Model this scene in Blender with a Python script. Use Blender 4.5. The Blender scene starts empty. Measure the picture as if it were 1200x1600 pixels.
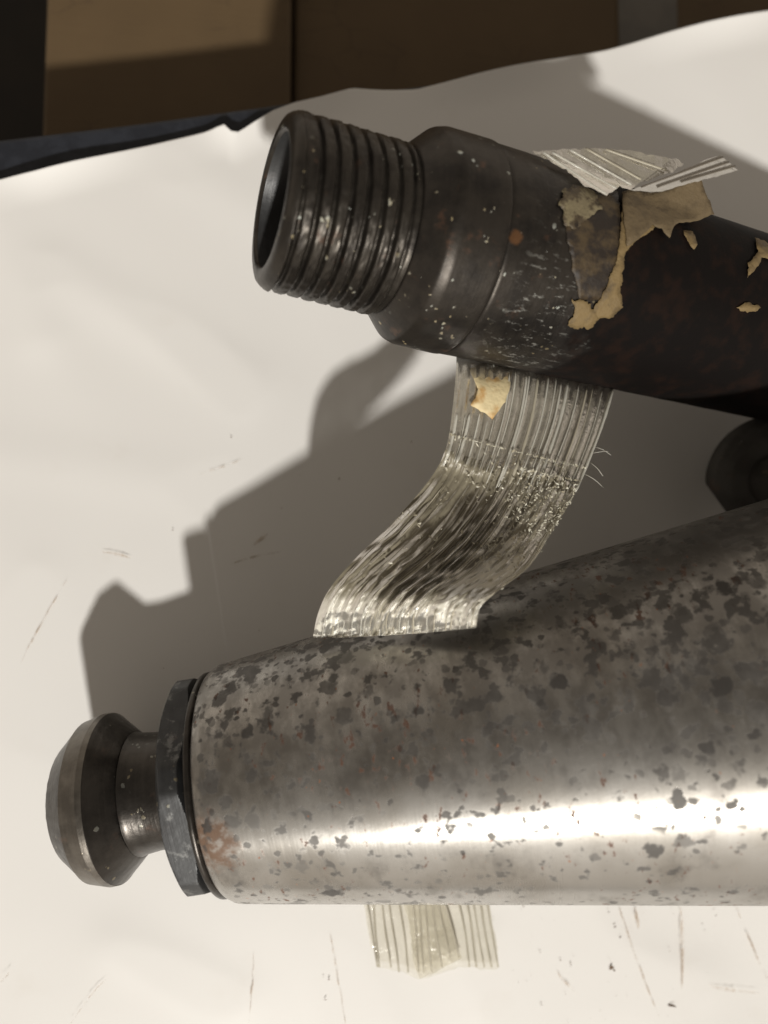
import bpy, bmesh, math, random
from mathutils import Vector, Matrix, noise
from mathutils.geometry import delaunay_2d_cdt
random.seed(7)
scene = bpy.context.scene

# ------------------------------------------------------------------ frame of reference
# paper lies in z = 0; the camera stands H above it and looks almost straight down
F = 1200.0                                   # focal length in photo pixels (photo 1200 x 1600)
H = 0.18973
_n = Vector((0.14508, 0.07433, 1.0)).normalized()          # paper normal in camera axes
_ex = (Vector((1, 0, 0)) - _n * _n.x).normalized()
_ey = _n.cross(_ex)
B3 = Matrix((_ex, _ey, _n))                  # camera axes -> world axes
CAM = Vector((0, 0, H))
def c2w(v): return B3 @ Vector(v) + CAM
def ray(px, py): return (B3 @ Vector(((px - 600) / F, (800 - py) / F, -1.0)))
def at(px, py, h):                           # point seen at a pixel at height h above the paper
    r = ray(px, py); return CAM + r * ((h - H) / r.z)
def atz(px, py, Z): return CAM + ray(px, py) * Z

# ------------------------------------------------------------------ camera
cd = bpy.data.cameras.new('camera'); cam = bpy.data.objects.new('camera', cd)
scene.collection.objects.link(cam); scene.camera = cam
cam.matrix_world = Matrix.Translation(CAM) @ B3.to_4x4()
cd.sensor_fit = 'HORIZONTAL'; cd.sensor_width = 36; cd.lens = 36
cd.clip_start = 0.005; cd.clip_end = 20
cd.dof.use_dof = True; cd.dof.focus_distance = 0.152; cd.dof.aperture_fstop = 13.5

# ------------------------------------------------------------------ world: dim warm room light
w = bpy.data.worlds.new('World'); scene.world = w; w.use_nodes = True
bg = w.node_tree.nodes['Background']
bg.inputs[1].default_value = 1.0             # lit walls around, dark ceiling above
_nt = w.node_tree; _tc = _nt.nodes.new('ShaderNodeTexCoord'); _sp = _nt.nodes.new('ShaderNodeSeparateXYZ'); _rp = _nt.nodes.new('ShaderNodeValToRGB')
_nt.links.new(_tc.outputs['Generated'], _sp.inputs[0]); _nt.links.new(_sp.outputs[2], _rp.inputs[0]); _nt.links.new(_rp.outputs[0], bg.inputs[0])
_rp.color_ramp.elements[0].position = 0.0; _rp.color_ramp.elements[0].color = (.60, .525, .44, 1)
_rp.color_ramp.elements[1].position = 1.0; _rp.color_ramp.elements[1].color = (.075, .065, .053, 1)

# ------------------------------------------------------------------ the one work lamp
LDIR = (B3 @ Vector((-0.128, 0.950, -1.0))).normalized()
ld = bpy.data.lights.new('work_lamp', 'POINT'); lamp = bpy.data.objects.new('work_lamp', ld)
scene.collection.objects.link(lamp)
lamp.location = Vector((0.0, 0.0, 0.02)) - LDIR * 2.5
ld.energy = 264; ld.shadow_soft_size = 0.055; ld.color = (1.0, 0.965, 0.905)

# ------------------------------------------------------------------ view
vs = scene.view_settings
vs.view_transform = 'Standard'; vs.look = 'None'; vs.exposure = 0.0; vs.gamma = 1.0
scene.render.engine = 'CYCLES'
scene.cycles.max_bounces = 10; scene.cycles.transparent_max_bounces = 24

# ------------------------------------------------------------------ node helper
class NM:
    def __init__(s, name):
        s.m = bpy.data.materials.new(name); s.m.use_nodes = True
        s.t = s.m.node_tree; s.t.nodes.clear()
        s.out = s.t.nodes.new('ShaderNodeOutputMaterial')
        s.co = s.t.nodes.new('ShaderNodeTexCoord').outputs['Object']
    def n(s, typ, **kw):
        nd = s.t.nodes.new(typ)
        for k, v in kw.items(): setattr(nd, k, v)
        return nd
    def put(s, sock, v):
        if hasattr(v, 'is_output'): s.t.links.new(v, sock)
        elif isinstance(v, (tuple, list)) and len(v) == 3 and sock.type == 'RGBA': sock.default_value = (*v, 1)
        else: sock.default_value = v
    def scaled(s, sc, off=(0, 0, 0), co=None):
        m = s.n('ShaderNodeMapping'); s.put(m.inputs[0], co or s.co)
        m.inputs['Scale'].default_value = sc; m.inputs['Location'].default_value = off
        return m.outputs[0]
    def noise(s, scale, detail=4, rough=.55, co=None, dist=0.0):
        t = s.n('ShaderNodeTexNoise'); s.put(t.inputs['Vector'], co or s.co)
        t.inputs['Scale'].default_value = scale; t.inputs['Detail'].default_value = detail
        t.inputs['Roughness'].default_value = rough; t.inputs['Distortion'].default_value = dist
        return t.outputs['Fac']
    def voro(s, scale, co=None, feat='F1', rnd=1.0):
        t = s.n('ShaderNodeTexVoronoi', feature=feat); s.put(t.inputs['Vector'], co or s.co)
        t.inputs['Scale'].default_value = scale; t.inputs['Randomness'].default_value = rnd
        return t.outputs
    def step(s, v, a, b, lo=0.0, hi=1.0):
        m = s.n('ShaderNodeMapRange', interpolation_type='SMOOTHSTEP'); s.put(m.inputs[0], v)
        for i, x in zip((1, 2, 3, 4), (a, b, lo, hi)): s.put(m.inputs[i], x)
        return m.outputs[0]
    def math(s, op, a, b=0.0, clamp=False):
        m = s.n('ShaderNodeMath', operation=op, use_clamp=clamp); s.put(m.inputs[0], a); s.put(m.inputs[1], b)
        return m.outputs[0]
    def mix(s, f, a, b):
        m = s.n('ShaderNodeMix', data_type='RGBA'); s.put(m.inputs[0], f)
        s.put(m.inputs[6], a); s.put(m.inputs[7], b); return m.outputs[2]
    def fmix(s, f, a, b):
        m = s.n('ShaderNodeMix', data_type='FLOAT'); s.put(m.inputs[0], f)
        s.put(m.inputs[2], a); s.put(m.inputs[3], b); return m.outputs[0]
    def xyz(s):
        x = s.n('ShaderNodeSeparateXYZ'); s.put(x.inputs[0], s.co); return x.outputs
    def bump(s, h, dist, strength=1.0, nrm=None):
        b = s.n('ShaderNodeBump'); b.inputs['Strength'].default_value = strength
        b.inputs['Distance'].default_value = dist; s.put(b.inputs['Height'], h)
        if nrm: s.put(b.inputs['Normal'], nrm)
        return b.outputs[0]
    def bsdf(s, color, rough, metal=0.0, normal=None, final=True, **kw):
        p = s.n('ShaderNodeBsdfPrincipled')
        s.put(p.inputs['Base Color'], color); s.put(p.inputs['Roughness'], rough); s.put(p.inputs['Metallic'], metal)
        if normal: s.put(p.inputs['Normal'], normal)
        for k, v in kw.items(): s.put(p.inputs[k.replace('_', ' ')], v)
        if final: s.t.links.new(p.outputs[0], s.out.inputs[0])
        return p.outputs[0]

# ------------------------------------------------------------------ materials
def mat_cone():
    s = NM('worn_steel')
    X = s.xyz()
    big = s.noise(38, 3)
    n1 = s.noise(300, 3.2, .56, dist=.15); n2 = s.noise(640, 3, .55); n3 = s.noise(120, 4, .6, co=s.scaled((1, 1, 1), (3, 1, 2)))
    # corrosion spots gather towards one side of the bar (local y = image up)
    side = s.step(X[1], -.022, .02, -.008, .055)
    th = s.math('ADD', n1, s.math('ADD', side, s.math('MULTIPLY', s.math('SUBTRACT', big, .5), .25)))
    def clumps(scale, wobble, d_lo, d_hi, off):
        nv = s.n('ShaderNodeTexNoise'); s.put(nv.inputs['Vector'], s.co); nv.inputs['Scale'].default_value = 620; nv.inputs['Detail'].default_value = 4
        wb = s.n('ShaderNodeVectorMath', operation='MULTIPLY_ADD'); s.put(wb.inputs[0], nv.outputs['Color']); wb.inputs[1].default_value = (wobble,) * 3; s.put(wb.inputs[2], s.scaled((1, 1, 1), off))
        v = s.voro(scale, co=wb.outputs[0]); cs = s.n('ShaderNodeSeparateColor'); s.put(cs.inputs[0], v[1])
        dens = s.math('ADD', s.step(X[1], -.024, .016, d_lo, d_hi), s.math('MULTIPLY', s.math('SUBTRACT', big, .5), 1.5))
        here = s.step(s.math('SUBTRACT', dens, cs.outputs[0]), -.03, .05)
        rad = s.fmix(cs.outputs[1], .16, .50)
        return s.math('MULTIPLY', s.math('MULTIPLY', s.step(s.math('SUBTRACT', v[0], rad), -.09, .07, 1, 0), here), s.fmix(cs.outputs[2], .5, 1.0))
    spot = s.math('MAXIMUM', clumps(250, .0030, .10, .66, (0, 0, 0)), s.math('MULTIPLY', clumps(560, .0018, .22, .48, (3, 1, 2)), .85))
    fresh = s.math('MULTIPLY', s.step(s.noise(1.0, 3, .6, co=s.scaled((900, 620, 620), (1, 6, 2))), .70, .74), .9)   # bright orange pin spots
    spot = s.math('MAXIMUM', spot, s.math('MULTIPLY', s.step(th, .60, .68), .8))
    haze_shade = s.step(s.math('ADD', s.math('ADD', s.math('MULTIPLY', n3, .6), s.math('MULTIPLY', s.noise(1.0, 5, .65, co=s.scaled((420, 190, 190), (3, 3, 3))), .4)), s.math('MULTIPLY', side, 2.6)), .50, .70)
    brush = s.noise(1.0, 3, .6, co=s.scaled((2600, 70, 70)))
    brush2 = s.noise(1.0, 2, .5, co=s.scaled((420, 26, 26), (5, 0, 0)))
    rustn = s.noise(1.0, 4, .6, co=s.scaled((620, 330, 330), (9, 2, 1)))
    rustm = s.noise(42, 2, .5, co=s.scaled((1, 1, 1), (7, 7, 1)))
    rust = s.step(s.math('ADD', rustn, s.math('MULTIPLY', s.math('SUBTRACT', rustm, .5), .32)), .625, .71)
    tint = s.noise(70, 3, .5, co=s.scaled((1, 1, 1), (1, 8, 4)))
    col = s.mix(s.step(tint, .4, .65), (.47, .455, .43), (.37, .35, .32))
    col = s.mix(s.math('MULTIPLY', brush2, .35), col, (.30, .28, .25))
    col = s.mix(s.math('MULTIPLY', haze_shade, .55), col, (.12, .11, .10))  # mottled haze; its bias to local +y also paints in the upper side's shade
    col = s.mix(s.math('MULTIPLY', rust, .85), col, (.11, .045, .022))
    # a rust bloom next to the nut
    dx = s.n('ShaderNodeVectorMath', operation='DISTANCE'); s.put(dx.inputs[0], s.scaled((1, .8, .6))); dx.inputs[1].default_value = (.0040, -.0055 * .8, .0226 * .6)
    bl = s.step(s.math('ADD', dx.outputs['Value'], s.math('MULTIPLY', s.noise(420, 5, .65), .007)), .0060, .0092, 1, 0)
    col = s.mix(s.math('MULTIPLY', s.math('MULTIPLY', bl, .85), s.step(s.noise(520, 5, .65), .36, .56, .35, 1)), col, (.15, .075, .036))
    col = s.mix(s.math('MULTIPLY', spot, .90), col, (.040, .036, .033))
    col = s.mix(fresh, col, (.30, .10, .03))
    met = s.math('SUBTRACT', 1.0, s.math('MAXIMUM', s.math('MAXIMUM', fresh, s.math('MULTIPLY', spot, .75)), s.math('MAXIMUM', s.math('MULTIPLY', rust, .8), s.math('MULTIPLY', bl, .8))), True)
    r = s.fmix(brush, .17, .29); r = s.fmix(s.math('MULTIPLY', haze_shade, .6), r, .48); r = s.fmix(spot, r, .62); r = s.fmix(rust, r, .7)
    b = s.bump(s.math('ADD', s.math('MULTIPLY', brush, .25), s.math('ADD', s.math('MULTIPLY', spot, -.25), s.math('MULTIPLY', s.noise(700, 3), .5))), .00005, .5)
    tg = s.n('ShaderNodeTangent', direction_type='RADIAL', axis='X')
    r = s.math('ADD', r, s.step(X[0], .02, .12, 0, .14))
    a_ = s.bsdf(col, r, met, b, False, Anisotropic=.70, Anisotropic_Rotation=.25, Tangent=tg.outputs[0])
    c_ = s.bsdf(col, .54, met, b, False)
    mx = s.n('ShaderNodeMixShader'); mx.inputs[0].default_value = .36
    s.t.links.new(a_, mx.inputs[1]); s.t.links.new(c_, mx.inputs[2]); s.t.links.new(mx.outputs[0], s.out.inputs[0]); return s.m

def mat_dark(name, base, alt, rough=.42, metal=.75, fleck=.5, rusty=.5, dark_after=None, worn=0.0):
    s = NM(name); X = s.xyz()
    n1 = s.noise(150, 5, .6); n2 = s.noise(700, 4, .6); streak = s.noise(1.0, 3, .55, co=s.scaled((1500, 55, 55)))
    col = s.mix(s.step(n1, .38, .66), base, alt)
    col = s.mix(s.math('MULTIPLY', streak, .35), col, tuple(c * 1.7 for c in base))
    r = s.fmix(n2, rough - .08, rough + .14)
    if worn:
        wn = s.step(s.noise(330, 5, .65, co=s.scaled((1, 1, 1), (2, 5, 3))), .56, .66)
        col = s.mix(s.math('MULTIPLY', wn, worn), col, (.22, .22, .215))
    ru = s.step(s.noise(210, 5, .62, co=s.scaled((1, 1, 1), (4, 4, 9))), .60, .72)
    ru = s.math('MULTIPLY', ru, rusty); col = s.mix(ru, col, (.115, .048, .022))
    met = s.math('MULTIPLY', s.math('SUBTRACT', 1.0, ru, True), metal)
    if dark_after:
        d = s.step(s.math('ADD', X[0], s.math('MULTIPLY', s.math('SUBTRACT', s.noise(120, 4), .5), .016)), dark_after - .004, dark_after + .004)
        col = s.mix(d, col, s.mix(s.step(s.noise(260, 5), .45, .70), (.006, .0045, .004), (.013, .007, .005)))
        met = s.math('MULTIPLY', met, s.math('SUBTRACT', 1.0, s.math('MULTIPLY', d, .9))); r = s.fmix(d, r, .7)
        orange = s.n('ShaderNodeVectorMath', operation='DISTANCE'); s.put(orange.inputs[0], s.co); orange.inputs[1].default_value = ORANGE
        o = s.step(s.math('ADD', orange.outputs['Value'], s.math('MULTIPLY', s.noise(900), .0012)), .0014, .0021, 1, 0)
        col = s.mix(s.math('MULTIPLY', o, .75), col, (.20, .095, .04)); fleck = s.math('MULTIPLY', s.math('SUBTRACT', 1.0, d, True), fleck); sp = s.fmix(d, .5, .10)
    # chalky flecks stuck to the surface
    wob = s.n('ShaderNodeVectorMath', operation='MULTIPLY_ADD'); nv = s.n('ShaderNodeTexNoise'); s.put(nv.inputs['Vector'], s.co); nv.inputs['Scale'].default_value = 1500
    s.put(wob.inputs[0], nv.outputs['Color']); wob.inputs[1].default_value = (.0009, .0009, .0009); s.put(wob.inputs[2], s.co)
    v = s.voro(640, co=wob.outputs[0])
    sel = s.step(s.noise(80, 3, .6, co=s.scaled((1, 1, 1), (6, 1, 1))), .36, .52)
    rad = s.math('MULTIPLY', s.step(s.noise(330, 1), .46, .80), .38)
    fl = s.math('MULTIPLY', s.math('MULTIPLY', s.step(s.math('SUBTRACT', v[0], rad), -.03, .04, 1, 0), sel), fleck)
    wh = s.step(s.noise(200, 2), .4, .6)
    col = s.mix(fl, col, s.mix(wh, (.42, .44, .40), (.36, .29, .16)))
    if dark_after:                           # chalky scrapes towards the lower side of the collar
        sm = s.step(s.noise(1.0, 5, .7, co=s.scaled((380, 900, 900), (2, 2, 2))), .56, .66)
        sm = s.math('MULTIPLY', sm, s.math('MULTIPLY', s.step(X[1], -.012, -.002, 1, .12), s.math('MULTIPLY', s.step(X[0], .038, .044), s.math('SUBTRACT', 1.0, d, True))))
        sm = s.math('MULTIPLY', sm, .55); col = s.mix(sm, col, (.34, .34, .31)); fl = s.math('MAXIMUM', fl, sm)
    met = s.math('MULTIPLY', met, s.math('SUBTRACT', 1.0, fl, True))
    b = s.bump(s.math('ADD', s.math('MULTIPLY', n2, .7), s.math('ADD', s.math('MULTIPLY', n1, 1.2), s.math('ADD', s.math('MULTIPLY', streak, .5), fl))), .00011, .6)
    s.bsdf(col, r, met, b, Specular_IOR_Level=sp if dark_after else .5); return s.m

def mat_paper():
    s = NM('white_paper')
    n = s.noise(14, 3); f = s.noise(2500, 2); g = s.noise(60, 4)
    col = s.mix(n, (.83, .815, .79), (.79, .775, .75))
    grime = s.step(g, .58, .8); col = s.mix(s.math('MULTIPLY', grime, .10), col, (.55, .48, .38))
    b = s.bump(s.math('ADD', s.math('MULTIPLY', f, .04), s.noise(20, 2)), .0010, .30)
    s.bsdf(col, .5, 0, b, Specular_IOR_Level=.35); return s.m

def mat_film(name, opac, tint=(.62, .60, .52), dirt=0.3, rough=.16, uv=False, lit_foot=None, grime=(.16, .13, .09), spread=.2):
    s = NM(name)
    n = s.noise(260, 5, .65); n2 = s.noise(90, 3)
    dm = s.math('MULTIPLY', s.step(n, .48, .7), dirt)
    if uv:                                   # u across the strip, v along it: fine lines that follow the filaments
        U = s.t.nodes.new('ShaderNodeTexCoord').outputs['UV']
        fine_ = s.noise(1.0, 4, .65, co=s.scaled((58, 5.5, 1), co=U)); broad = s.noise(1.0, 3, .6, co=s.scaled((9, 1.6, 1), (.7, 0, 0), co=U))
        sx = s.n('ShaderNodeSeparateXYZ'); s.put(sx.inputs[0], U)
        mid = s.math('MULTIPLY', s.step(s.math('ABSOLUTE', s.math('SUBTRACT', sx.outputs[0], .50)), .10, .34, 1, 0), s.math('MULTIPLY', s.step(sx.outputs[1], .33, .5), s.step(sx.outputs[1], .66, .80, 1, 0)))
        dm = s.math('ADD', dm, s.math('MULTIPLY', s.step(s.math('ADD', fine_, s.math('MULTIPLY', mid, .16)), .52, .70), .75), True)
        dm = s.math('ADD', dm, s.math('MULTIPLY', s.step(s.math('ADD', broad, s.math('MULTIPLY', mid, .14)), .52, .72), .55), True)
    base = tint
    if lit_foot: base = s.mix(s.step(s.math('ADD', sx.outputs[1], s.math('MULTIPLY', s.math('SUBTRACT', fine_, .5), .22)), .68, .80), tint, lit_foot); dm = s.math('MULTIPLY', dm, s.step(sx.outputs[1], .64, .80, 1, .22))  # lamplight on the foot put into the colour: paler film, fewer dark streaks
    col = s.mix(dm, base, grime)
    hb = s.math('ADD', s.noise(500, 4), s.math('MULTIPLY', n, 1.5))
    if uv: hb = s.math('ADD', s.math('MULTIPLY', hb, 1.1), s.math('MULTIPLY', fine_, 1.7))
    b = s.bump(hb, .00025, .32 if lit_foot else .6)
    d = s.n('ShaderNodeBsdfDiffuse'); s.put(d.inputs[0], col); s.put(d.inputs['Normal'], b)
    tl = s.n('ShaderNodeBsdfTranslucent'); s.put(tl.inputs[0], col)
    m1 = s.n('ShaderNodeMixShader'); m1.inputs[0].default_value = .16
    s.t.links.new(d.outputs[0], m1.inputs[1]); s.t.links.new(tl.outputs[0], m1.inputs[2])
    tr = s.n('ShaderNodeBsdfTransparent'); tr.inputs[0].default_value = (.97, .96, .92, 1)
    m2 = s.n('ShaderNodeMixShader'); s.put(m2.inputs[0], s.step(s.math('ADD', n, s.math('MULTIPLY', n2, .5)), .45, 1.0, opac - spread, opac + spread))
    s.t.links.new(tr.outputs[0], m2.inputs[1]); s.t.links.new(m1.outputs[0], m2.inputs[2])
    g = s.n('ShaderNodeBsdfGlossy'); g.inputs[0].default_value = (1, .98, .94, 1); g.inputs['Roughness'].default_value = rough; s.put(g.inputs['Normal'], b)
    fr = s.n('ShaderNodeFresnel'); fr.inputs[0].default_value = 1.5; s.put(fr.inputs[1], b)
    m3 = s.n('ShaderNodeMixShader'); s.put(m3.inputs[0], s.math('MULTIPLY', fr.outputs[0], .85, True))
    s.t.links.new(m2.outputs[0], m3.inputs[1]); s.t.links.new(g.outputs[0], m3.inputs[2])
    s.t.links.new(m3.outputs[0], s.out.inputs[0]); return s.m

def mat_simple(name, a, b, scale, rough=.6, metal=0, bump=.0001, lo=.4, hi=.62, **kw):
    s = NM(name); n = s.noise(scale, 5, .6)
    s.bsdf(s.mix(s.step(n, lo, hi), a, b), rough, metal, s.bump(s.noise(scale * 3, 4), bump, .6), **kw); return s.m

def mat_card():
    s = NM('brown_cardboard')
    n = s.noise(45, 4); fib = s.noise(1.0, 3, .5, co=s.scaled((40, 900, 40)))
    crack = s.voro(55, feat='DISTANCE_TO_EDGE', co=s.scaled((1, 1.7, 1), (0, .013, 0)))[0]
    ck = s.math('MULTIPLY', s.step(s.math('ADD', crack, s.math('MULTIPLY', s.noise(300, 4), .05)), .03, .055, 1, 0), s.step(s.noise(30, 2, .5, co=s.scaled((1, 1, 1), (3, 1.35, 0))), .55, .6))
    col = s.mix(n, (.13, .084, .038), (.085, .053, .023)); col = s.mix(s.math('MULTIPLY', fib, .25), col, (.10, .062, .028))
    col = s.mix(s.math('MULTIPLY', ck, .35), col, (.05, .03, .015))
    s.bsdf(col, .75, 0, s.bump(fib, .0002, .4)); return s.m

# ------------------------------------------------------------------ geometry helpers
def link(o): scene.collection.objects.link(o); return o
def thing(name, label, cat, loc, group=None):
    o = link(bpy.data.objects.new(name, None)); o.location = loc; o.empty_display_size = .005
    o['label'] = label; o['category'] = cat
    if group: o['group'] = group
    return o
def rootloc(o):
    v = Vector((0, 0, 0))
    while o is not None: v = v + o.location; o = o.parent
    return v
def mesh_obj(name, verts, faces, mat, parent=None, frame=None, smooth=True, autosmooth=None):
    """verts in world coordinates, or in `frame` local coordinates when a frame is given"""
    me = bpy.data.meshes.new(name); off = rootloc(parent)
    if frame is None: vv = [Vector(v) - off for v in verts]
    else: vv = verts
    me.from_pydata([tuple(v) for v in vv], [], faces); me.update()
    if smooth:
        me.polygons.foreach_set('use_smooth', [True] * len(me.polygons))
        if autosmooth: me.set_sharp_from_angle(angle=math.radians(autosmooth))
    me.materials.append(mat)
    o = link(bpy.data.objects.new(name, me))
    if parent: o.parent = parent
    if frame is not None:
        base = Matrix.Translation(-off) @ frame
        o.matrix_local = base
    return o
def axis_frame(origin, d, up=(0, 1, 0)):
    x = d.normalized(); y = (Vector(up) - x * x.dot(Vector(up))).normalized(); z = x.cross(y)
    return Matrix.Translation(origin) @ Matrix((x, y, z)).transposed().to_4x4()
def lathe(profile, seg=160, fr=None, closed=False):
    """profile: list of (t, r); r may be modulated by fr(theta, t, r)"""
    V, Fc = [], []
    for (t, r) in profile:
        for i in range(seg):
            a = 2 * math.pi * i / seg
            tt, rr = fr(a, t, r) if fr else (t, r)
            V.append((tt, rr * math.cos(a), rr * math.sin(a)))
    m = len(profile)
    for j in range(m - 1):
        for i in range(seg):
            k = (i + 1) % seg
            Fc.append((j * seg + i, (j + 1) * seg + i, (j + 1) * seg + k, j * seg + k))
    if closed:
        for j, flip in ((0, False), (m - 1, True)):
            c = len(V); V.append((profile[j][0], 0, 0))
            for i in range(seg):
                k = (i + 1) % seg
                Fc.append((c, j * seg + i, j * seg + k) if not flip else (c, j * seg + k, j * seg + i))
    return V, [f[::-1] for f in Fc]
def fine(profile, maxd=.0015):
    out = [profile[0]]
    for (a, b) in zip(profile, profile[1:]):
        n = max(1, int(math.hypot(b[0] - a[0], b[1] - a[1]) / maxd))
        for i in range(1, n + 1): out.append((a[0] + (b[0] - a[0]) * i / n, a[1] + (b[1] - a[1]) * i / n))
    return out
def soften(profile, r=.0004):
    """round the corners of a profile a little"""
    P = [Vector(p) for p in profile]; out = [P[0]]
    for a, b, c in zip(P, P[1:], P[2:]):
        d1 = min(r, (a - b).length * .45); d2 = min(r, (c - b).length * .45)
        p = b + (a - b).normalized() * d1; q = b + (c - b).normalized() * d2
        for k in range(4):
            u = k / 3; out.append((1 - u) ** 2 * p + 2 * u * (1 - u) * b + u * u * q)
    out.append(P[-1]); return [(p.x, p.y) for p in out]
def crom(pts, t):
    """Catmull-Rom through pts, t in 0..1"""
    n = len(pts) - 1; x = min(max(t, 0), 1) * n; i = min(int(x), n - 1); f = x - i
    p = [pts[max(i - 1, 0)], pts[i], pts[i + 1], pts[min(i + 2, n)]]
    return .5 * ((2 * p[1]) + (p[2] - p[0]) * f + (2 * p[0] - 5 * p[1] + 4 * p[2] - p[3]) * f * f + (3 * p[1] - p[0] - 3 * p[2] + p[3]) * f ** 3)
def tube(pts, r, sides=6, flat=1.0, up=Vector((0, 0, 1))):
    V, Fc = [], []; n = len(pts)
    for i, p in enumerate(pts):
        d = (pts[min(i + 1, n - 1)] - pts[max(i - 1, 0)]).normalized()
        a = d.cross(up); a = a.normalized() if a.length > 1e-6 else Vector((1, 0, 0)); b = d.cross(a)
        rr = r[i] if isinstance(r, list) else r
        for k in range(sides):
            q = 2 * math.pi * k / sides
            V.append(p + a * rr * math.cos(q) + b * rr * flat * math.sin(q))
    for i in range(n - 1):
        for k in range(sides):
            l = (k + 1) % sides; Fc.append((i * sides + k, i * sides + l, (i + 1) * sides + l, (i + 1) * sides + k))
    Fc.append(tuple(range(sides))[::-1]); Fc.append(tuple(range((n - 1) * sides, n * sides)))
    return V, Fc
def rough_poly(poly, step=5.0, amp=2.0, seed=0):
    out = []; n = len(poly)
    for i in range(n):
        a = Vector(poly[i]); b = Vector(poly[(i + 1) % n]); m = max(1, int((b - a).length / step)); nr = Vector((-(b - a).y, (b - a).x)).normalized()
        for k in range(m):
            p = a + (b - a) * k / m
            w_ = noise.noise((p.x * .09 + seed, p.y * .09, seed * 3.1)) + .7 * noise.noise((p.x * .27, p.y * .27, seed * 1.7)) + .4 * noise.noise((p.x * .7, p.y * .7, seed * .7))
            out.append(p + nr * amp * w_)
    return out
def patch(poly, fn, step=5.0, amp=2.0, seed=0, inner=7.0):
    """fill a pixel outline and carry it onto a surface with fn(px, py) -> point"""
    pl = rough_poly(poly, step, amp, seed); xs = [p.x for p in pl]; ys = [p.y for p in pl]
    def inside(q):
        c = False
        for a, b in zip(pl, pl[1:] + pl[:1]):
            if (a.y > q.y) != (b.y > q.y) and q.x < (b.x - a.x) * (q.y - a.y) / (b.y - a.y) + a.x: c = not c
        return c
    pts = list(pl); nb = len(pl); y = min(ys)
    while y < max(ys):
        x = min(xs)
        while x < max(xs):
            q = Vector((x + random.uniform(-1, 1), y + random.uniform(-1, 1)))
            if inside(q) and min((q - p).length for p in pl) > inner * .5: pts.append(q)
            x += inner
        y += inner
    v, e, f, *_ = delaunay_2d_cdt(pts, [], [list(range(nb))], 1, 1e-4)
    return [fn(p.x, p.y) for p in v], [tuple(t) for t in f]
def solid(o, th):
    m = o.modifiers.new('thickness', 'SOLIDIFY'); m.thickness = th; m.offset = 0; return o

# ------------------------------------------------------------------ axes of the two bars
CD = (B3 @ Vector((1, .16535, .03573))).normalized()
C0 = atz(345, 1219.2, .16); CR, CK = .02327, .13279
PD = (B3 @ Vector((2.79275, -.32257, -1.15199))).normalized()
P0 = atz(422.5, 313.0, .13357); PR = .01966
FC = axis_frame(C0, CD); FP = axis_frame(P0, PD)
def hit_pipe(px, py, off=0.0):
    d = ray(px, py); R = PR + off; o = CAM - P0
    dd = d - PD * d.dot(PD); oo = o - PD * o.dot(PD)
    a = dd.dot(dd); b = 2 * dd.dot(oo); c = oo.dot(oo) - R * R; q = b * b - 4 * a * c
    s = (-b - math.sqrt(q)) / (2 * a) if q > 0 else -b / (2 * a)
    return CAM + d * s
def hit_cone(px, py, off=0.0):
    d = ray(px, py); best = None
    s = .08
    while s < .24:
        p = CAM + d * s; q = p - C0; t = q.dot(CD); rr = (q - CD * t).length - (CR + CK * t + off)
        if rr < 0: return p
        if best is None or rr < best[0]: best = (rr, p)
        s += .0004
    return best[1]
ORANGE = FP.inverted() @ hit_pipe(806, 371)

# ================================================================== the setting
M_paper = mat_paper(); M_card = mat_card()
M_navy = mat_simple('navy_vinyl', (.012, .014, .020), (.020, .023, .031), 200, .55, 0, .0002)
M_floor = mat_simple('dark_floor', (.012, .008, .004), (.018, .012, .006), 20, .7)

# sheet of white paper: outline whose far edge is the wavy torn edge of the photo
edge_px = [(-700, 400), (-400, 350), (0, 284), (60, 272), (125, 255), (200, 236), (260, 221), (320, 207), (350, 199), (358, 206), (366, 214), (395, 195), (425, 177), (460, 164), (500, 154),
           (550, 138), (600, 140), (650, 141), (700, 131), (765, 117), (860, 97), (950, 77), (1030, 56), (1100, 40), (1200, 20), (1500, -40), (1900, -120)]
def edge_y(x):
    for a, b in zip(edge_px, edge_px[1:]):
        if a[0] <= x <= b[0]: return a[1] + (b[1] - a[1]) * (x - a[0]) / (b[0] - a[0])
def paper_h(px, py, ey):
    w_ = at(px, py, 0)
    n = noise.noise((w_.x * 16, w_.y * 13, 1.2)) * .0012 + noise.noise((w_.x * 40 + w_.y * 22, w_.y * 18, 4.2)) * .0005
    # soft diagonal creases on the left half of the sheet
    for (ax, ay, bx, by, amp) in ((90, 420, 380, 600, .0011), (10, 340, 60, 520, .0009), (280, 260, 400, 320, .0006), (60, 900, 20, 1040, .0005), (-60, 700, 330, 760, .0005), (780, 1500, 1100, 1530, .0008), (180, 1480, 360, 1560, .0007)):
        a = Vector((ax, ay)); b = Vector((bx, by)); q = Vector((px, py)); f = max(0, min(1, (q - a).dot(b - a) / (b - a).length_squared))
        n += .6 * amp * math.exp(-((q - a - (b - a) * f).length / 44) ** 2)
    curl = max(0, 1 - (py - ey) / 50) ** 2 * (.0012 + .0010 * math.sin(px * .018) + .0012 * math.exp(-((px - 352) / 18) ** 2)) if py - ey < 50 else 0
    return min(n, 0.0003) - .0004 + curl
V, Fc = [], []; NX, NY = 240, 220
for i in range(NX + 1):
    u = i / NX; px = -700 + 2600 * u
    ey = edge_y(px)
    for j in range(NY + 1):
        v = (j / NY) ** 1.25; py = ey + (2250 - ey) * v
        V.append(at(px, py, 0) + Vector((0, 0, paper_h(px, py, ey))))
for i in range(NX):
    for j in range(NY):
        a = i * (NY + 1) + j; Fc.append((a, a + 1, a + NY + 2, a + NY + 1))
paper = mesh_obj('paper_sheet', V, Fc, M_paper); paper['kind'] = 'structure'
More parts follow.
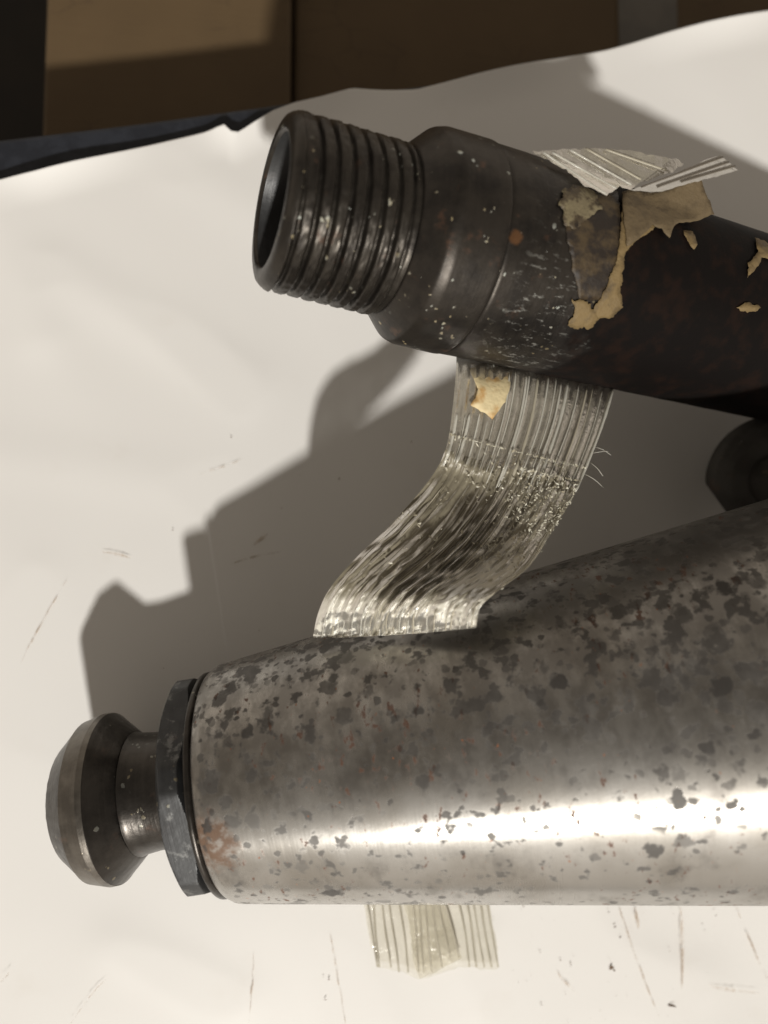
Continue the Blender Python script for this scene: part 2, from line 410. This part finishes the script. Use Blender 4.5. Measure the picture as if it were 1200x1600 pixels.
solid(paper, .00015)
paper['label'] = 'creased white paper sheet lying under the steel parts'

# table under the paper: a dark slab whose rim peeks out beyond the sheet
def slab(name, pts_px, h, th, mat, parent=None):
    top = [at(x, y, h) for x, y in pts_px]; bot = [p - Vector((0, 0, th)) for p in top]; n = len(top)
    fc = [tuple(range(n)), tuple(range(2 * n - 1, n - 1, -1))] + [(i, i + n, (i + 1) % n + n, (i + 1) % n) for i in range(n)]
    o = mesh_obj(name, top + bot, fc, mat, parent, smooth=False)
    bm = bmesh.new(); bm.from_mesh(o.data); bmesh.ops.recalc_face_normals(bm, faces=bm.faces)
    bm.to_mesh(o.data); bm.free()
    bv = o.modifiers.new('edge', 'BEVEL'); bv.width = min(th * .3, .0015); bv.segments = 3
    return o
tbl = slab('table_top', [(-900, 332), (0, 216), (220, 190), (425, 162), (1200, 62), (2000, -40), (2100, 2400), (-1000, 2400)], -.0035, .022, M_navy)
tbl['kind'] = 'structure'; tbl['label'] = 'dark navy table top showing beyond the paper edge'
fl = mesh_obj('floor', [(-1.2, -1.2, -.27), (1.2, -1.2, -.27), (1.2, 1.2, -.27), (-1.2, 1.2, -.27)], [(0, 1, 2, 3)], M_floor, smooth=False)
fl['kind'] = 'structure'; fl['label'] = 'dark floor below the table edge'

# cardboard box standing lower down beyond the table edge
HB = -.046
box = thing('cardboard_box', 'brown cardboard box beyond the far edge of the paper', 'box', at(400, 60, -.27) * 1)
box.location.z = -.269
def wq(px, py, h=HB): return at(px, py, h)
def boxpart(name, x0, x1, z0, z1, y0, y1, mat, tilt=0):
    a = []
    for z in (z0, z1):
        for (x, y) in ((x0, y0), (x1, y0), (x1, y1), (x0, y1)):
            a.append(Vector((x, y, z + tilt * (x - x0))))
    f = [(0, 3, 2, 1), (4, 5, 6, 7), (0, 1, 5, 4), (1, 2, 6, 5), (2, 3, 7, 6), (3, 0, 4, 7)]
    o = mesh_obj(name, a, f, mat, box, smooth=False)
    bv = o.modifiers.new('edge', 'BEVEL'); bv.width = min(.0012, abs(z1 - z0) * .3); bv.segments = 2
    return o
xl = wq(76, 60).x; xs = wq(458, 60).x; xr = xs + .34; yb = wq(400, 260).y; yt = yb + .30
boxpart('side_panel', xl, xr, -.268, HB - .0095, yb, yt, M_card)
boxpart('flap', xl - .001, xs - .0006, HB - .004, HB, yb - .001, yt, M_card)
boxpart('flap', xs + .0006, xr, HB - .0085, HB - .0045, yb - .001, yt, M_card)
M_gtape = mat_simple('grey_parcel_tape', (.11, .10, .085), (.14, .125, .105), 60, .4)
x0 = wq(975, 30).x; boxpart('parcel_tape', x0, x0 + .022, HB - .0044, HB - .0040, yb, yt - .02, M_gtape)

# ================================================================== tapered steel bar with nut and knob
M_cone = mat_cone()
M_blk = mat_dark('blackened_steel', (.062, .056, .050), (.034, .031, .028), .30, .85, .35, .25)
M_rim = mat_dark('pale_rim_steel', (.17, .155, .135), (.085, .076, .066), .36, .85, .2, .3)  # lighter steel for the band round the knob's ridge
M_nut = mat_dark('scuffed_black_nut', (.050, .051, .052), (.030, .030, .031), .46, .55, .45, .12, worn=.55)
base = C0.copy(); base.z = 0
bar = thing('tapered_steel_bar', 'spotted bright steel tapered bar with hex nut and knob end lying on paper', 'steel bar', base)
cone_end = .146
prof = soften([(.0006, .0150), (.0006, CR - .0022), (.0011, CR - .0008), (.0030, CR + .0003), (cone_end, CR + CK * cone_end), (cone_end + .003, CR + CK * cone_end - .004)], .0005)
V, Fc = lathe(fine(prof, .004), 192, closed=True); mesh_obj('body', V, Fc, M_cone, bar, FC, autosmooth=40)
prof = soften([(-.0008, .012), (-.0008, CR - .0018), (-.0004, CR - .0009), (.0004, CR - .0009), (.0009, CR - .0016), (.0009, .012)], .0003)
V, Fc = lathe(prof, 160); mesh_obj('end_ring', V, Fc, M_blk, bar, FC, autosmooth=40)
# hex nut with chamfered corners
AP, RC = .0203, .0222
def hexr(a, ph=0.0):
    k = (a + ph) % (math.pi / 3) - math.pi / 6
    return AP / math.cos(k)
HPH = math.radians(30 + 60 * 0)
# a corner of the nut points at the camera
camdir = FC.to_3x3().inverted() @ (CAM - C0); HPH = math.pi / 6 - math.atan2(camdir.z, camdir.y) + math.pi / 6 * 1 + math.radians(3)
def nutfr(a, t, r):
    hr = min(hexr(a, HPH), RC)
    if r > .0195:
        return t, min(hr, r)
    return t, r
t0, t1 = -.0064, -.0008
prof = [(t0, .0110), (t0, .0200)] + [(t0 + .0002 + .0011 * k / 6, .0204 + .0020 * k / 6) for k in range(7)] + [(t0 + .0026, .03), (t1 - .0016, .03)] + [(t1 - .0010 + .0008 * k / 6, .0224 - .0018 * k / 6) for k in range(7)] + [(t1 - .0001, .0200), (t1 - .0001, .0110)]
V, Fc = lathe(prof, 192, nutfr); mesh_obj('hex_nut', V, Fc, M_nut, bar, FC, autosmooth=22)
prof = soften([(-.0182, .0131), (-.0168, .0122), (-.013, .0117), (-.0050, .0117)], .0008)
V, Fc = lathe(fine(prof, .001), 128, closed=True); mesh_obj('stem', V, Fc, M_blk, bar, FC)
prof = soften([(-.0322, .0), (-.0322, .0106), (-.0314, .0120), (-.0268, .0162), (-.0232, .0171), (-.0220, .0170), (-.0172, .0126), (-.0166, .0100)], .00018)
V, Fc = lathe(fine(prof[1:], .0008), 160, lambda a, t, r: (t + .00006 * noise.noise((math.cos(a) * 14, math.sin(a) * 14, r * 600)), r + .00008 * noise.noise((math.cos(a) * 9, math.sin(a) * 9, t * 500))), closed=True); mesh_obj('knob', V, Fc, M_blk, bar, FC, autosmooth=14)
V, Fc = lathe(fine([(-.02685, .0158), (-.02685, .01624), (-.0232, .01716), (-.0220, .01706), (-.0220, .0166)], .0008), 160); mesh_obj('knob_rim', V, Fc, M_rim, bar, FC, autosmooth=14)

# ================================================================== threaded pipe
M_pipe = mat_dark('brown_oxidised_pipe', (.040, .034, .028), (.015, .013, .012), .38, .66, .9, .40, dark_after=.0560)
M_thr = mat_dark('dark_thread_steel', (.046, .040, .033), (.018, .015, .013), .36, .7, .85, .35)
M_bore = mat_dark('dull_bore', (.075, .075, .075), (.05, .05, .051), .42, .6, .6, .05)
pb = P0 + PD * .155; pb.z = 0
pipe = thing('threaded_pipe', 'dark brown oxidised steel pipe with open threaded end above the spotted bar', 'pipe', pb)
PITCH = .00272
def thr(a, t, r):
    if .0016 < t < .0216 and r > .0149:
        ph = ((t - .004) / PITCH - a / (2 * math.pi)) % 1.0
        d = abs(ph - .5) * 2                                  # 1 in the groove
        g = max(0, min(1, (d - .52) / .34)); g = g * g * (3 - 2 * g)
        k = min(1, (t - .0016) / .0012) * min(1, max(0, (.0222 - t) / .0015))
        return t, r - .00135 * g * k + .00016 * noise.noise((math.cos(a) * 9, math.sin(a) * 9, t * 900)) + .0001 * noise.noise((math.cos(a) * 30, math.sin(a) * 30, t * 2500))
    return t, r + .00008 * noise.noise((math.cos(a) * 5, math.sin(a) * 5, t * 500))
prof = [(.0006, .0113), (.0001, .0116), (0, .0121), (.0001, .0134), (.0004, .0141), (.0010, .0146), (.0016, .0149)]
t = .0018
while t < .0215: prof.append((t, .01505 + .0003 * t / .02)); t += .0002
prof += [(.0218, .0149), (.0232, .0147)]
V, Fc = lathe(prof, 200, thr); mesh_obj('threaded_end', V, Fc, M_thr, pipe, FP)
V, Fc = lathe(fine([(.0006, .0113), (.012, .0110), (.05, .0109)], .003), 96)
Fc = [f[::-1] for f in Fc]
c = len(V); V.append((.05, 0, 0)); Fc += [(c, len(V) - 1 - 96 + i, len(V) - 1 - 96 + (i + 1) % 96) for i in range(96)]
mesh_obj('bore', V, Fc, M_bore, pipe, FP)
prof = soften([(.0222, .0135), (.0224, .0152), (.0229, .0157), (.0264, .0192), (.0280, .0197), (.0362, .01992), (.0367, .01985), (.0368, .0194)], .0004)
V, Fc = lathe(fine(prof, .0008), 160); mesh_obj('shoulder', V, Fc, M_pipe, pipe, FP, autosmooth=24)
prof = soften([(.0366, .0188), (.0369, .0195), (.0374, .01968), (.05, PR), (.157, PR), (.157, .0125)], .0003)
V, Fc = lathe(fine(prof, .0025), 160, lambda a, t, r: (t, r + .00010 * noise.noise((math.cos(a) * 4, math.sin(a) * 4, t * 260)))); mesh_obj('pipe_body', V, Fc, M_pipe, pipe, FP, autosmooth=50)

# torn brown paper left glued to the pipe
M_kraft = mat_simple('torn_kraft_paper', (.20, .138, .058), (.085, .058, .027), 340, .7, 0, .0004, .44, .80)
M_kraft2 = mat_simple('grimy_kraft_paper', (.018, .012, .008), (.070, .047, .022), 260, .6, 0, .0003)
M_cream = mat_simple('flaky_cream_paper', (.20, .165, .095), (.07, .05, .028), 420, .6, 0, .0005, .45, .6)
def onp(off, wob=.0002):
    return lambda x, y: hit_pipe(x, y, off + wob * noise.noise((x * .06, y * .06, off * 4000)))
def scrap(name, poly, off, mat, seed, amp=3.0, parent=pipe, th=.00006):
    V, Fc = patch(poly, onp(off * .6), 3, amp * .9, seed, 8); return solid(mesh_obj(name, V, Fc, mat, parent), th)
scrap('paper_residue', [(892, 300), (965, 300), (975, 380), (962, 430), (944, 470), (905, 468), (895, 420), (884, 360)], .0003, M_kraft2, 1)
scrap('paper_residue', [(880, 296), (905, 286), (930, 300), (940, 325), (925, 336), (900, 358), (882, 350), (876, 320)], .0006, M_cream, 2, 5)
scrap('paper_residue', [(975, 312), (1010, 300), (1045, 318), (1030, 352), (990, 380), (975, 400), (973, 430), (970, 458), (974, 480), (955, 496), (935, 498), (926, 486), (946, 452), (962, 410), (970, 360)], .0008, M_kraft, 3, 3)
scrap('paper_residue', [(893, 468), (915, 470), (936, 488), (938, 500), (922, 514), (900, 514), (886, 508), (896, 492)], .0007, M_kraft, 4, 5)
scrap('paper_residue', [(1180, 370), (1205, 384), (1230, 410), (1190, 402), (1180, 420), (1168, 434), (1170, 412), (1184, 394)], .0006, M_kraft, 5, 3)
scrap('paper_residue', [(1150, 480), (1170, 472), (1188, 480), (1180, 486), (1155, 487)], .0005, M_kraft, 6, 3)
scrap('paper_residue', [(1068, 360), (1082, 362), (1090, 382), (1084, 390), (1074, 376)], .0005, M_kraft, 8, 2)

# ================================================================== strapping tape
M_film = mat_film('tape_film', .42, (.50, .47, .39), .35)
M_filmu = mat_film('upper_tape_film', .38, (.56, .52, .43), .35, .14, uv=True)
M_film2 = mat_film('dense_tape_film', .955, (.29, .26, .19), .38, .30, uv=True, lit_foot=(.88, .85, .74), grime=(.105, .088, .06), spread=.03)
M_clear = mat_film('clear_tape_film', .10, (.70, .67, .58), .12, spread=.08)
M_fold = mat_film('folded_tape_film', .42, (.70, .66, .54), .25)
M_str = NM('glass_filament'); M_str.bsdf((.72, .70, .62), .22, 0, Transmission_Weight=.35, IOR=1.45, Specular_IOR_Level=.7); M_str = M_str.m
M_strd = NM('dull_filament'); M_strd.bsdf((.42, .385, .30), .4, 0, Specular_IOR_Level=.6); M_strd = M_strd.m
M_yel = mat_simple('yellow_paper_scrap', (.70, .58, .34), (.52, .30, .10), 230, .6, 0, .0004, .45, .68)
M_crumb = mat_simple('adhesive_crumb', (.62, .60, .50), (.40, .36, .26), 700, .35)

tape = thing('strapping_tape', 'wrinkled clear filament strapping tape stretched between the pipe and the bar', 'tape', at(700, 800, 0))
def lift(u): return .0005 + .0072 * max(0, (u - .35) / .65) ** 1.3
def P2(x, y, h): return Vector((x, y, h))
# rows of (px, py, height): left edge .. right edge, from the pipe down to the bar
hl = lambda x, y: hit_cone(x, y).z
rows = [
 [(712, 540, .036), (830, 560, .032), (962, 588, .028)],
 [(713, 566, .0440), (835, 588, .0395), (957, 612, .0360)],
 [(708, 630, .0430), (825, 652, .0410), (938, 676, .0395)],
 [(697, 698, .0415), (800, 728, .0425), (908, 752, .0430)],
 [(672, 748, .0400), (775, 785, .0445), (888, 790, .0470)],
 [(612, 818, .0410), (735, 845, .0475), (858, 838, .0505)],
 [(556, 872, .0435), (690, 890, .0495), (826, 886, .0560)],
 [(515, 920, .0432), (645, 926, .0520), (775, 926, .0602)],
 [(497, 958, .0408), (622, 958, .0505), (750, 950, .0600)],
 [(490, 990, .0388), (618, 986, max(.0440, hl(618, 990) + .0035)), (745, 975, hl(745, 978) + .0095)],
 [(489, 997, .0376), (618, 992, max(.0425, hl(618, 996) + .0022)), (744, 981, hl(744, 984) + .0070)],
]
print('cone lip heights', [round(hl(*q), 4) for q in ((490, 997), (618, 990), (745, 978))])
colL = [P2(*r[0]) for r in rows]; colM = [P2(*r[1]) for r in rows]; colR = [P2(*r[2]) for r in rows]
def tape_pt(u, v, rip=True):
    l, m, r = crom(colL, v), crom(colM, v), crom(colR, v)
    # quadratic across the width
    q = l * (2 * (u - .5) * (u - 1)) + m * (4 * u * (1 - u)) + r * (2 * u * (u - .5))
    h = q.z
    if rip:
        low = max(0, min(1, (v - .33) / .12)) * max(0, min(1, (1.0 - v) / .12))
        h += low * (.0011 * noise.noise((u * 9, v * 2.2, 3.3)) + .0007 * noise.noise((u * 26, v * 3.0, 7.1)) + .0006 * noise.noise((u * 22 + v * 9, v * 26, 2.0)))
        # sharp folds running down the middle
        for uc, am, sl in ((.43, .0017, .16), (.50, .0013, .12), (.57, .0012, .05), (.36, .0007, .1)):
            c_ = uc - sl * (v - .6)
            h -= low * am * math.exp(-((u - c_) / .012) ** 2); h += low * am * .6 * math.exp(-((u - c_ - .025) / .018) ** 2)
        up = max(0, min(1, (.40 - v) / .06)) + max(0, min(1, (v - .78) / .08))
        h += up * .00018 * math.sin(u * 18 * 2 * math.pi)
        fold = math.exp(-((v - .31 - .02 * math.sin(u * 7)) / .018) ** 2); h += .0009 * fold
        # the foot never dips into the bar
    return at(q.x, q.y, h)
NU, NV = 150, 150
V = [tape_pt(i / NU, j / NV) for j in range(NV + 1) for i in range(NU + 1)]
Fc = [(j * (NU + 1) + i, j * (NU + 1) + i + 1, (j + 1) * (NU + 1) + i + 1, (j + 1) * (NU + 1) + i) for j in range(NV) for i in range(NU)]
JC = int(NV * .31)
up_f = [f for f in Fc if f[0] // (NU + 1) < JC]; lo_f = [f for f in Fc if f[0] // (NU + 1) >= JC]
def submesh(V, Fs):
    ids = sorted({i for f in Fs for i in f}); mp = {k: n for n, k in enumerate(ids)}
    return [V[i] for i in ids], [tuple(mp[i] for i in f) for f in Fs]
UVS = [(i / NU, j / NV) for j in range(NV + 1) for i in range(NU + 1)]
for nm, fs, mt in (('film', up_f, M_filmu), ('film', lo_f, M_film2)):
    ids = sorted({i for f in fs for i in f}); vv, ff = submesh(V, fs); o = mesh_obj(nm, vv, ff, mt, tape)
    lay = o.data.uv_layers.new(name='strip')
    for lp in o.data.loops: lay.data[lp.index].uv = UVS[ids[lp.vertex_index]]
rs_ = random.Random(5)
def strand(u, va, vb, rr, mt, k, wig=.006, up=.00014, n=26, flat=.45):
    pts = [tape_pt(min(1, max(0, u + wig * noise.noise((v_ * 5, k * 1.7, 0)))), v_) + Vector((0, 0, up)) for v_ in [va + (vb - va) * i / n for i in range(n + 1)]]
    vv, ff = tube(pts, [rr * (.75 + .6 * abs(noise.noise((k * 3.1, i * .35, 1)))) * min(1, .3 + i * .4, .3 + (n - i) * .4) for i in range(n + 1)], 6, flat); mesh_obj('strand', vv, ff, mt, tape)
for k in range(20):                         # thick glassy filaments of the upper half
    u = .03 + .95 * k / 19 + rs_.uniform(-.018, .018)
    strand(u, (.09 if u > .33 else .21) + rs_.uniform(0, .015), .335 + rs_.uniform(-.01, .03), rs_.choice((.0001, .00016, .00024, .0003, .00038)), rs_.choice((M_str, M_str, M_strd)), k, .010)
for k in range(22):                         # thin dull lines of the dirty lower half
    va = rs_.uniform(.33, .55); strand(rs_.uniform(.02, .98), va, va + rs_.uniform(.15, .35), rs_.uniform(.00006, .00013), M_strd, 40 + k, .02, .00008)
for k in range(24):                         # filaments fanning over the foot
    u = .02 + .96 * k / 23 + rs_.uniform(-.012, .012)
    strand(u, rs_.uniform(.74, .90), rs_.uniform(.95, .995), rs_.uniform(.00008, .00022), rs_.choice((M_str, M_strd)), 80 + k, .012, .0001)
# scrap of yellow paper under the tape
def on_tape(px, py, off=.0004):
    # nearest tape point by search over the grid
    best = min(((u_, v_) for u_ in [i / 40 for i in range(41)] for v_ in [j / 60 for j in range(26)]), key=lambda q: (px_of(q) - Vector((px, py))).length)
    return at(px, py, tape_pt(*best, rip=False).z + off)
def px_of(q):
    u, v = q; l, m, r = crom(colL, v), crom(colM, v), crom(colR, v)
    a = l * (2 * (u - .5) * (u - 1)) + m * (4 * u * (1 - u)) + r * (2 * u * (u - .5)); return Vector((a.x, a.y))
def tape_h(px, py):
    v = max(0, min(1, (py - 540) / (700 - 540))) * .3; u = max(0, min(1, (px - 712) / 245)); return tape_pt(u, v, False).z
V, Fc = patch([(733, 576), (752, 568), (772, 567), (801, 577), (797, 596), (795, 612), (789, 628), (779, 642), (769, 655), (760, 647), (748, 640), (735, 633), (743, 622), (747, 608), (741, 592)], lambda x, y: at(x, y, tape_h(x, y) + .0007), 3, 1.2, 11, 8)
solid(mesh_obj('paper_scrap', V, Fc, M_yel, tape), .0002)
# crumbs of dried adhesive along the middle of the strip
def crumbs(n, place, r0, r1, seed):
    rnd = random.Random(seed); V, Fc = [], []
    for _ in range(n):
        p, s_ = place(rnd); s_ *= rnd.uniform(r0, r1); b = len(V)
        ax = [Vector((rnd.gauss(0, 1), rnd.gauss(0, 1), rnd.gauss(0, .6))).normalized() for _ in range(3)]
        for d in ((1, 0, 0), (-1, 0, 0), (0, .6, 0), (0, -.6, 0), (0, 0, .35), (0, 0, -.35)):
            V.append(p + (ax[0] * d[0] + ax[1] * d[1] + ax[2] * d[2]) * s_ * rnd.uniform(.6, 1.4))
        Fc += [(b + i, b + j, b + k) for i, j, k in ((0, 2, 4), (2, 1, 4), (1, 3, 4), (3, 0, 4), (2, 0, 5), (1, 2, 5), (3, 1, 5), (0, 3, 5))]
    return V, Fc
def place_t(rnd):
    if rnd.random() < .55: u, v = rnd.uniform(.55, 1.0), min(.75, max(.3, rnd.gauss(.42, .09)))
    else: u, v = rnd.random(), min(.9, max(.27, rnd.gauss(.36, .13)))
    return tape_pt(u, v) + Vector((0, -.0001, .0007)), 1
V, Fc = crumbs(1200, place_t, .00006, .00050, 3)
cr = mesh_obj('adhesive_crumbs', V, Fc, M_crumb, tape, smooth=False); cr['kind'] = 'stuff'
# frayed hairs along the right edge
for k in range(4):
    v = random.uniform(.16, .30); p = tape_pt(1.0, v); q = p + Vector((random.uniform(.002, .005), random.uniform(-.003, .002), random.uniform(0, .002)))
    vv, ff = tube([p.lerp(q, i / 5) + Vector((0, 0, .0006 * math.sin(i * .8))) for i in range(6)], .00007, 4); mesh_obj('frayed_hair', vv, ff, M_str, tape)

# ------------------------------------------------------------------ tail of tape lying on the paper
tail = thing('tape_tail', 'torn end of clear filament tape lying flat on the paper under the bar', 'tape', at(672, 1460, 0))
def onpaper(h): return lambda x, y: at(x, y, h + .0003 * (1 + noise.noise((x * .02, y * .02, 2))) + .0000016 * max(0, y - 1440))
V, Fc = patch([(560, 1372), (760, 1372), (768, 1430), (777, 1480), (778, 1514), (750, 1516), (738, 1511), (716, 1512), (692, 1520), (655, 1530), (630, 1519), (592, 1512), (578, 1470)], onpaper(.0005), 6, 2, 21, 12)
mesh_obj('film', V, Fc, M_clear, tail)
V, Fc = patch([(622, 1372), (680, 1372), (700, 1430), (722, 1496), (700, 1508), (676, 1522), (655, 1529), (646, 1500), (638, 1440)], onpaper(.0012), 6, 2, 22, 12)
mesh_obj('folded_film', V, Fc, M_fold, tail)
ends = [(562, 591), (577, 593), (591, 610), (603, 622), (619, 637), (640, 655), (648, 664), (658, 676), (668, 690), (676, 702), (684, 716), (708, 734), (719, 746), (727, 758), (742, 768), (756, 777)]
for k, (xa, xb) in enumerate(ends):
    yb_ = 1511 + (8 if 610 < xb < 690 else 0) - (14 if 695 < xb < 720 else 0)
    pts = []
    for i in range(15):
        f = i / 14; x = xa + (xb - xa) * (f ** .8) + 1.5 * math.sin(f * 5 + k); y = 1374 + (yb_ - 1374) * f
        pts.append(onpaper(.0008 if not 620 < xa < 690 else .0015)(x, y))
    vv, ff = tube(pts, .00016 + .00009 * random.random(), 6, .5); mesh_obj('strand', vv, ff, M_strd, tail)

# ------------------------------------------------------------------ torn flap of tape on the pipe
flap = thing('torn_tape_flap', 'torn end of filament tape peeling up from the top of the pipe', 'tape', hit_pipe(960, 280))
def pipe_top_h(x): return hit_pipe(x, 232 + (x - 800) * .32 + 14).z
def flap_pt(x, y):
    # stuck to the pipe on its left, lifting away from it towards the right
    ysil = 228 + (x - 800) * .332
    f = max(0, min(1, (x - 880) / 200)); yy = max(y, ysil + 3)
    p = hit_pipe(x, yy, .0008)
    rise = .0055 * f * f * (3 - 2 * f) + .0003 * noise.noise((x * .05, y * .05, 1))
    return at(x, y, p.z + rise)
V, Fc = patch([(832, 238), (870, 234), (930, 231), (985, 236), (1030, 243), (1060, 250), (1070, 258), (1040, 272), (1000, 286), (985, 296), (968, 290), (948, 306), (915, 290), (880, 262)], flap_pt, 5, 3, 31, 8)
mesh_obj('film', V, Fc, mat_film('dusty_tape_film', .55, (.42, .385, .31), .5), flap)
def band_pt(x, y): return at(x, y, hit_pipe(985, 300, .0012).z + .0052 * (x - 985) / 160 + .0009 * math.sin((x - 985) * .02))
V, Fc = patch([(985, 297), (1030, 283), (1075, 262), (1110, 247), (1126, 243), (1142, 256), (1153, 266), (1120, 276), (1080, 285), (1040, 298), (1018, 300)], band_pt, 5, 1.5, 32, 8)
M_white = mat_film('whitened_tape_film', .86, (.60, .57, .52), .12, spread=.1)
M_line = NM('dark_filament'); M_line.bsdf((.13, .11, .085), .5); M_line = M_line.m
mesh_obj('film', V, Fc, M_white, flap)
for (a, b, fn, mt) in (((862, 240), (962, 296), flap_pt, M_str), ((848, 240), (946, 305), flap_pt, M_str), ((890, 236), (985, 290), flap_pt, M_str), ((915, 234), (1000, 282), flap_pt, M_strd), ((945, 235), (1040, 268), flap_pt, M_strd),
                   ((1000, 294), (1128, 247), band_pt, M_line), ((1025, 294), (1137, 255), band_pt, M_line), ((1062, 286), (1147, 261), band_pt, M_line)):
    pts = [fn(a[0] + (b[0] - a[0]) * i / 12, a[1] + (b[1] - a[1]) * i / 12) + Vector((0, 0, .0004)) for i in range(13)]
    vv, ff = tube(pts, .00022 if mt is not M_line else .00016, 6, .4); mesh_obj('strand', vv, ff, mt, flap)
def card_pt(x, y):                      # brown paper backing that stands away from the pipe
    f = max(0, min(1, (x - 970) / 130)); g = max(0, min(1, (345 - y) / 70))
    return at(x, y, hit_pipe(x, max(y, 232 + (x - 800) * .34 + 8), .0008).z + .0030 * f * g)
V, Fc = patch([(972, 300), (990, 294), (1016, 302), (1050, 294), (1092, 270), (1102, 300), (1115, 334), (1090, 345), (1062, 348), (1052, 354), (1046, 372), (1034, 358), (1020, 350), (1000, 372), (980, 385), (975, 340)], card_pt, 5, 2, 33, 8)
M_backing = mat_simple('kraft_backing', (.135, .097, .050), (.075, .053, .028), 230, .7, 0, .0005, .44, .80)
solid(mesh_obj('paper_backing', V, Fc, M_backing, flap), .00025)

# ================================================================== dark steel head between pipe and bar
M_head = mat_dark('dull_dark_iron', (.062, .058, .052), (.034, .031, .027), .55, .45, .15, .2)
ctr = at(1217, 752, .0165)
head = thing('steel_bolt_head', 'dull dark steel bolt head with a cut flat between pipe and bar', 'bolt', (ctr.x, ctr.y, 0))
RH = .0168; hd = ((CAM - ctr).normalized() + Vector((-.05, -.05, .25))).normalized()
FH = axis_frame(ctr, hd, (-.86, -.51, 0))
def headfr(a, t, r):
    k = math.cos(a) * r; lim = RH * .845                  # one side is cut flat
    return t, (r * lim / k if k > lim else r)
prof = soften([(-.0085, .004), (-.0085, RH - .002), (-.0070, RH), (-.0014, RH), (.0003, RH - .0020), (.0012, RH - .006), (.0010, RH * .42), (-.0004, RH * .38), (-.0005, .0004)], .0006)
V, Fc = lathe(fine(prof, .0012), 128, headfr, closed=True); mesh_obj('head', V, Fc, M_head, head, FH, autosmooth=40)
V, Fc = lathe(fine([(-.0150, .0056), (-.0145, .0060), (-.0085, .0060)], .002), 48, closed=True); mesh_obj('shank', V, Fc, M_head, head, FH, autosmooth=40)

# ================================================================== marks and crumbs on the paper
M_rust = NM('rust_smear')
_s = M_rust; _n1 = _s.noise(420, 5, .7); _n2 = _s.noise(120, 2)
_p = _s.bsdf(_s.mix(_n2, (.48, .31, .15), (.30, .19, .10)), .8, final=False)
_tr = _s.n('ShaderNodeBsdfTransparent'); _mx = _s.n('ShaderNodeMixShader')
_s.put(_mx.inputs[0], _s.step(_s.math('ADD', _n1, _s.math('MULTIPLY', _n2, .35)), .55, .85, .0, .55))
_s.t.links.new(_tr.outputs[0], _mx.inputs[1]); _s.t.links.new(_p, _mx.inputs[2]); _s.t.links.new(_mx.outputs[0], _s.out.inputs[0])
M_rust = M_rust.m
streaks = [((516, 1458), (523, 1500), (540, 1600), 5), ((396, 1492), (396, 1530), (388, 1600), 4), ((968, 1418), (985, 1478), (1030, 1590), 5), ((992, 1418), (996, 1436), (998, 1452), 8), ((1064, 1416), (1067, 1450), (1066, 1545), 8),
           ((1150, 1418), (1172, 1475), (1204, 1540), 4), ((1106, 1540), (1140, 1548), (1186, 1552), 7), ((870, 1520), (886, 1538), (898, 1550), 6), ((310, 742), (350, 728), (378, 718), 3), ((395, 852), (408, 842), (418, 834), 8), ((362, 882), (385, 870), (438, 862), 5),
           ((160, 862), (185, 866), (204, 872), 5), ((32, 1036), (62, 975), (105, 905), 4), ((0, 1536), (6, 1530), (14, 1520), 5), ((110, 1600), (140, 1555), (165, 1530), 3)]
for k, (a, b, c, wd) in enumerate(streaks):
    V, Fc = [], []; N = 24
    for i in range(N + 1):
        f = i / N; x = (1 - f) ** 2 * a[0] + 2 * f * (1 - f) * b[0] + f * f * c[0]; y = (1 - f) ** 2 * a[1] + 2 * f * (1 - f) * b[1] + f * f * c[1]
        d = Vector((c[0] - a[0], c[1] - a[1])).normalized(); nn = Vector((-d.y, d.x)); ww = wd * .5 * (.5 + .8 * abs(noise.noise((i * .5, k * 3.3, 0)))) * math.sin(math.pi * (.06 + .88 * f))
        ox = 1.5 * noise.noise((i * .3, k * 2.1, 5))
        for s_ in (-1, 1): V.append(at(x + nn.x * (ww * s_ + ox), y + nn.y * (ww * s_ + ox), .00045))
    Fc = [(2 * i, 2 * i + 1, 2 * i + 3, 2 * i + 2) for i in range(N)]
    mesh_obj('rust_streak', V, Fc, M_rust, paper)
M_grit = mat_simple('rust_grit', (.10, .055, .03), (.16, .10, .06), 500, .8)
grit_px = [(361, 683, 1), (530, 748, 1.6), (468, 742, 1), (440, 794, 1.2), (270, 828, 1.2), (643, 690, 1.8), (405, 985, 1), (255, 1044, 1), (1050, 1571, 3.5), (505, 1527, 1.2), (514, 1530, 1.3), (508, 1562, 1.2), (844, 1488, 1.2), (892, 1507, 1.5), (876, 1500, 1), (951, 1425, 1), (961, 1448, 1.2), (969, 1464, 1.5), (1005, 1426, 1), (1047, 1486, 1), (1119, 1430, 1.6), (1101, 1453, 1.2), (810, 1535, 1), (955, 1512, 2), (960, 1516, 1.6), (1052, 1428, 1), (846, 1570, 1), (772, 1437, 1), (818, 1416, 1.2)]
gi = iter(grit_px * 1)
def place_g(rnd):
    try: x, y, s_ = next(gi)
    except StopIteration: x, y, s_ = rnd.uniform(780, 1200), rnd.uniform(1420, 1600), .45
    return at(x, y, .0004), s_
V, Fc = crumbs(len(grit_px) + 40, place_g, .00022, .00034, 9)
gr = mesh_obj('rust_crumbs', V, Fc, M_grit, smooth=False); gr['kind'] = 'stuff'
gr['label'] = 'scattered dark rust crumbs on the white paper'; gr['category'] = 'crumbs'
